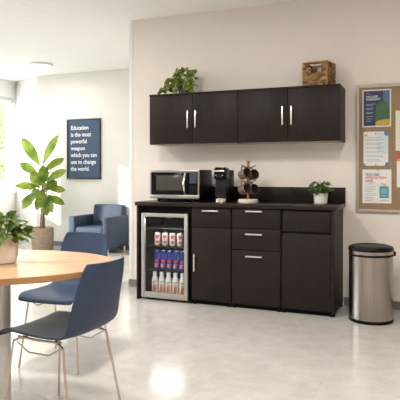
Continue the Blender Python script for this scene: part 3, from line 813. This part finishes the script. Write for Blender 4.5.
# named big leaves as in the photograph: base, tip
big = [((-.03, 1.28), (-.26, 1.71), .15), ((.00, 1.30), (.21, 1.77), .15), ((.02, 1.22), (.30, 1.42), .13), ((-.06, 1.17), (-.31, 1.33), .13),
       ((.05, 1.05), (.34, 1.24), .17), ((-.06, .98), (-.37, 1.00), .12), ((.06, .95), (.32, .93), .12), ((-.04, .86), (-.33, .76), .12), ((.06, .84), (.33, .72), .12),
       ((-.02, .98), (-.16, 1.18), .15), ((.02, 1.0), (.05, 1.28), .15), ((.0, .88), (-.10, .62), .13), ((.04, .84), (.17, .60), .13), ((-.08, .90), (-.28, .66), .12),
       ((.01, .92), (.20, 1.06), .14), ((-.02, .9), (-.20, .86), .15), ((.0, .95), (.0, .70), .15), ((.05, .80), (.10, .55), .11)]
for (a, b_, w_) in big:
    dep = r.uniform(-.16, .10); base = pic(a[0], a[1], 0); tip = pic(b_[0], b_[1], dep); d = tip-base
    upv = Vector((sx, -cx, .45))
    fo.leaf(base, d, upv+Vector((r.uniform(-.5, .5), r.uniform(-.3, .3), 0)), d.length*1.08, w_*1.12, .12, .15, 8, 1.25)
for k in range(34):
    a = r.uniform(0, 2*PI); z = r.uniform(.66, 1.22)
    fo.leaf((.03*math.cos(a), .03*math.sin(a), z), (math.cos(a), math.sin(a), r.uniform(.0, .8)), (0, 0, 1), r.uniform(.16, .27), r.uniform(.09, .13), .3, .2, 7, 1.2)
fo.build('foliage', 'fiddle', t)

# ------------------------------------------------------------------ armchair (faces the camera side)
t = thing('armchair', 'low navy upholstered armchair with boxy arms by the far wall', 'armchair', (-4.64, 6.93, 0))
aw, ad = .345, .58
for s in (-1, 1):
    x0, x1 = (-aw, -aw+.11) if s < 0 else (aw-.11, aw)
    MB().box(x0, x1, 0, ad, .09, .548, .022, 3).build('arm', 'navyfab', t)
MB().box(-aw+.111, aw-.111, .035, ad, .10, .27, .015, 3).build('base', 'navyfab', t)
MB().box(-aw+.112, aw-.112, .012, ad-.14, .272, .395, .032, 4).build('seat_cushion', 'navyfab', t)
bk = MB(); bk.box(-aw+.112, aw-.05, -.075, .075, 0, .405, .04, 4, rot=Matrix.Translation((.0, ad-.07, .30)) @ Matrix.Rotation(math.radians(-7), 4, 'X'))
bk.build('back_cushion', 'navyfab', t)
MB().box(-aw+.112, aw-.112, ad-.04, ad+.01, .12, .58, .02, 3).build('back_panel', 'navyfab', t)
for sx_ in (-1, 1):
    for yy in (.05, ad-.05):
        MB().cyl((sx_*(aw-.05), yy), .012, 0, .092, 12, .015).build('leg', 'nickel', t, label='short metal leg')

# ------------------------------------------------------------------ round table
TBX, TBY = -2.089, 2.185; TA, TB = .66, .46
t = thing('round_table', 'rounded light oak table on a grey pedestal at the left edge', 'table', (TBX, TBY, 0), YAW)
def oval(prof):
    mb = MB().lathe(prof, seg=112); 
    for v in mb.bm.verts:
        rr = math.hypot(v.co.x, v.co.y)
        if rr > 1e-4:
            v.co.x *= TA/TB
    return mb
oval([(0, .718), (TB-.002, .718), (TB, .720), (TB, .746), (TB-.003, .749), (0, .749)]).build('tabletop', 'oak', t, label='light oak tabletop')
oval([(TB-.004, .7195), (TB+.0006, .7205), (TB+.0006, .7455), (TB-.004, .7465)]).build('edge_band', 'oakedge', t, label='darker oak edge band')
PX_, PY_ = .115, -.02
MB().lathe([(0, .012), (.036, .012), (.034, .70), (.11, .705), (.11, .718), (0, .718)], (PX_, PY_, 0), 32).build('pedestal', 'pedestal', t)
MB().lathe([(0, 0), (.27, 0), (.272, .006), (.26, .014), (.06, .022), (.036, .03), (0, .03)], (PX_-.04, PY_, 0), 56).build('base', 'pedestal', t)
# plant on the table
t = thing('table_plant', 'bushy green plant in a cream bowl on the round table', 'potted plant', (-1.985, 2.222, .749))
MB().lathe([(0, 0), (.052, 0), (.060, .004), (.069, .04), (.073, .085), (.070, .134), (.065, .134), (.063, .118), (0, .118)], seg=40).build('pot', 'cream', t)
MB().lathe([(0, .122), (.0615, .122), (.0615, .115), (0, .115)], seg=24).build('soil', 'soil', t)
r = random.Random(33)
stems(MB(), (0, 0, .118), [(.08*math.cos(a), .08*math.sin(a), .20) for a in [k*.63 for k in range(10)]]).build('stem', 'stem', t)
fo = bush(MB(), (.0, 0, .118), .100, .105, 130, .060, .036, r, .05)
bush(fo, (.04, .03, .12), .07, .04, 24, .06, .034, r, .05)
fo.build('foliage', 'table_leaf', t)

# ------------------------------------------------------------------ shell chairs
PROF = [(.222, .418, .185), (.214, .436, .192), (.19, .447, .198), (.12, .447, .205), (.03, .440, .208), (-.06, .436, .207), (-.13, .438, .204), (-.18, .449, .200), (-.215, .475, .197),
        (-.236, .52, .194), (-.254, .58, .190), (-.272, .65, .183), (-.290, .72, .174), (-.300, .762, .160), (-.306, .784, .149), (-.3075, .791, .143)]
def chair(loc, rz, label):
    t = thing('shell_chair', label, 'chair', loc, rz, group='navy shell chairs at the round table')
    grid = []
    N = len(PROF)
    for i, (x, z, hw) in enumerate(PROF):
        row_ = []
        for j in range(13):
            q = -1+2*j/12
            a = min(1, max(0, (i-6)/4))     # 0 on the seat, 1 on the back
            cup = abs(q)**2.6
            lift = (1-a)*.016*cup*(1 if i > 1 else .3)
            fwd = a*.045*cup
            row_.append((x+fwd+(1-a)*0, q*hw, z+lift))
        grid.append(row_)
    sh = MB().shell(grid, .010)
    o = sh.build('shell', 'shell', t, 60)
    sb = o.modifiers.new('smooth', 'SUBSURF'); sb.levels = 1; sb.render_levels = 2
    uf = MB()
    for s in (-1, 1): uf.tube([(.13, s*.15, .424), (.0, s*.155, .421), (-.13, s*.15, .424)], .006, 8)
    uf.tube([(.10, -.15, .422), (.10, 0, .420), (.10, .15, .422)], .005, 8)
    uf.tube([(-.08, -.15, .421), (-.08, 0, .418), (-.08, .15, .421)], .005, 8)
    uf.build('underframe', 'wire', t)
    for s in (-1, 1):
        MB().tube([(.10, s*.15, .422), (.145, s*.165, .405), (.165, s*.185, .20), (.185, s*.205, .006)], .0062, 8).build('leg', 'wire', t, label='thin metal leg')
        MB().tube([(-.10, s*.15, .421), (-.15, s*.165, .405), (-.185, s*.185, .20), (-.215, s*.205, .006)], .0062, 8).build('leg', 'wire', t, label='thin metal leg')
        MB().tube([(.13, s*.158, .40), (.06, s*.158, .36), (-.06, s*.158, .36), (-.13, s*.158, .40)], .0035, 6).build('brace', 'wire', t, label='thin curved wire brace')
    return t
c1 = chair((-1.682, 2.279, 0), 3.083, 'near navy shell chair with its back to the camera, in front of the table')
c2 = dup(c1, (-2.157, 2.961, 0), -1.501, 'far navy shell chair behind the round table, facing the camera')

# ------------------------------------------------------------------ outside
structure('ground', MB().box(-40, XL-.2, -25, 45, -.35, -.12), 'bounce_ground')  # grey ground chosen to keep green bounce light out of the room
def tree(loc, H, R, label, seed):
    t = thing('tree', label, 'tree', loc, group='trees outside the window')
    r = random.Random(seed)
    tk = MB().tube([(0, 0, 0), (.05, .02, H*.4), (-.03, .05, H*.8)], .11, 8, r2=.03)
    fo = MB()
    for k in range(7):
        a = k*.9; z = H*(.35+.07*k); tk.tube([(0, 0, z*.8), (R*.5*math.cos(a), R*.5*math.sin(a), z+.3)], .04, 6, r2=.01)
    tk.build('trunk', 'bark', t)
    for k in range(1500):
        u = r.uniform(-1, 1); a = r.uniform(0, 2*PI); q = r.random()**.4
        s_ = math.sqrt(1-u*u)
        n = 1+.25*math.sin(3*a+seed)*math.cos(4*u)
        p = Vector((R*q*n*s_*math.cos(a), R*q*n*s_*math.sin(a), H*.6+H*.44*q*n*u))
        fo.leaf(p, (math.cos(a)+r.uniform(-.8, .8), math.sin(a)+r.uniform(-.8, .8), r.uniform(-.8, .6)), (0, 0, 1), r.uniform(.16, .26), r.uniform(.10, .15), .3, .2, 3)
    fo.build('foliage', 'tree', t)
tree((-10.6, 11.4, -.12), 3.6, 1.25, 'pale green tree just outside the left window', 1)
tree((-12.6, 15.2, -.12), 4.2, 1.5, 'second pale tree further back outside the left window', 2)

# ------------------------------------------------------------------ light
w = bpy.data.worlds.new('sky'); scene.world = w; w.use_nodes = True
bg = w.node_tree.nodes['Background']; bg.inputs['Color'].default_value = (0.95, 0.97, 1.0, 1); bg.inputs['Strength'].default_value = 4.5
sd = bpy.data.lights.new('sun', 'SUN'); sd.energy = 7.5; sd.angle = math.radians(1.2); sd.color = (1.0, .93, .82)
so = bpy.data.objects.new('sun', sd); COL.objects.link(so)
so.rotation_euler = Vector((1.0, 1.0, -.47)).to_track_quat('-Z', 'Y').to_euler()
# window skylight portals (daylight through the two windows)
for w_ in (W1, W2):
    pd = bpy.data.lights.new('window_portal', 'AREA'); pd.shape = 'RECTANGLE'; pd.size = w_[1]-w_[0]; pd.size_y = HEAD-SILL; pd.cycles.is_portal = True
    po = bpy.data.objects.new('window_portal', pd); COL.objects.link(po)
    po.location = (XL-.19, (w_[0]+w_[1])/2, (SILL+HEAD)/2); po.rotation_euler = (PI/2, 0, -PI/2)
# added unseen fill lamps for the cabinet side; last lights the window-wall fitting
n = 0
for (x, y, e) in ((-4.2, 3.4, 16), (-2.2, 2.6, 30), (-.2, 2.2, 28), (-3.4, .4, 28), (-.6, .1, 28), (-5.36, 6.78, 6)):
    if n < 5:
        o = dup(l0, (x, y, CH), None, ['added unseen round ceiling light over the room left of centre', 'added unseen round ceiling light above the round table',
            'added unseen round ceiling light in front of the cabinets', 'added unseen round ceiling light at the left behind the viewpoint', 'added unseen round ceiling light right behind the viewpoint'][n])
    n += 1
    a = bpy.data.lights.new('lamp', 'AREA'); a.shape = 'DISK'; a.size = .28; a.energy = e; a.color = (1, .95, .88)
    ao = bpy.data.objects.new('lamp', a); COL.objects.link(ao); ao.location = (x, y, CH-.06)

vs = scene.view_settings
scene.display_settings.display_device = 'sRGB'
vs.view_transform = 'Standard'; vs.look = 'None'; vs.gamma = 1; vs.use_curve_mapping = False; vs.exposure = 0.78
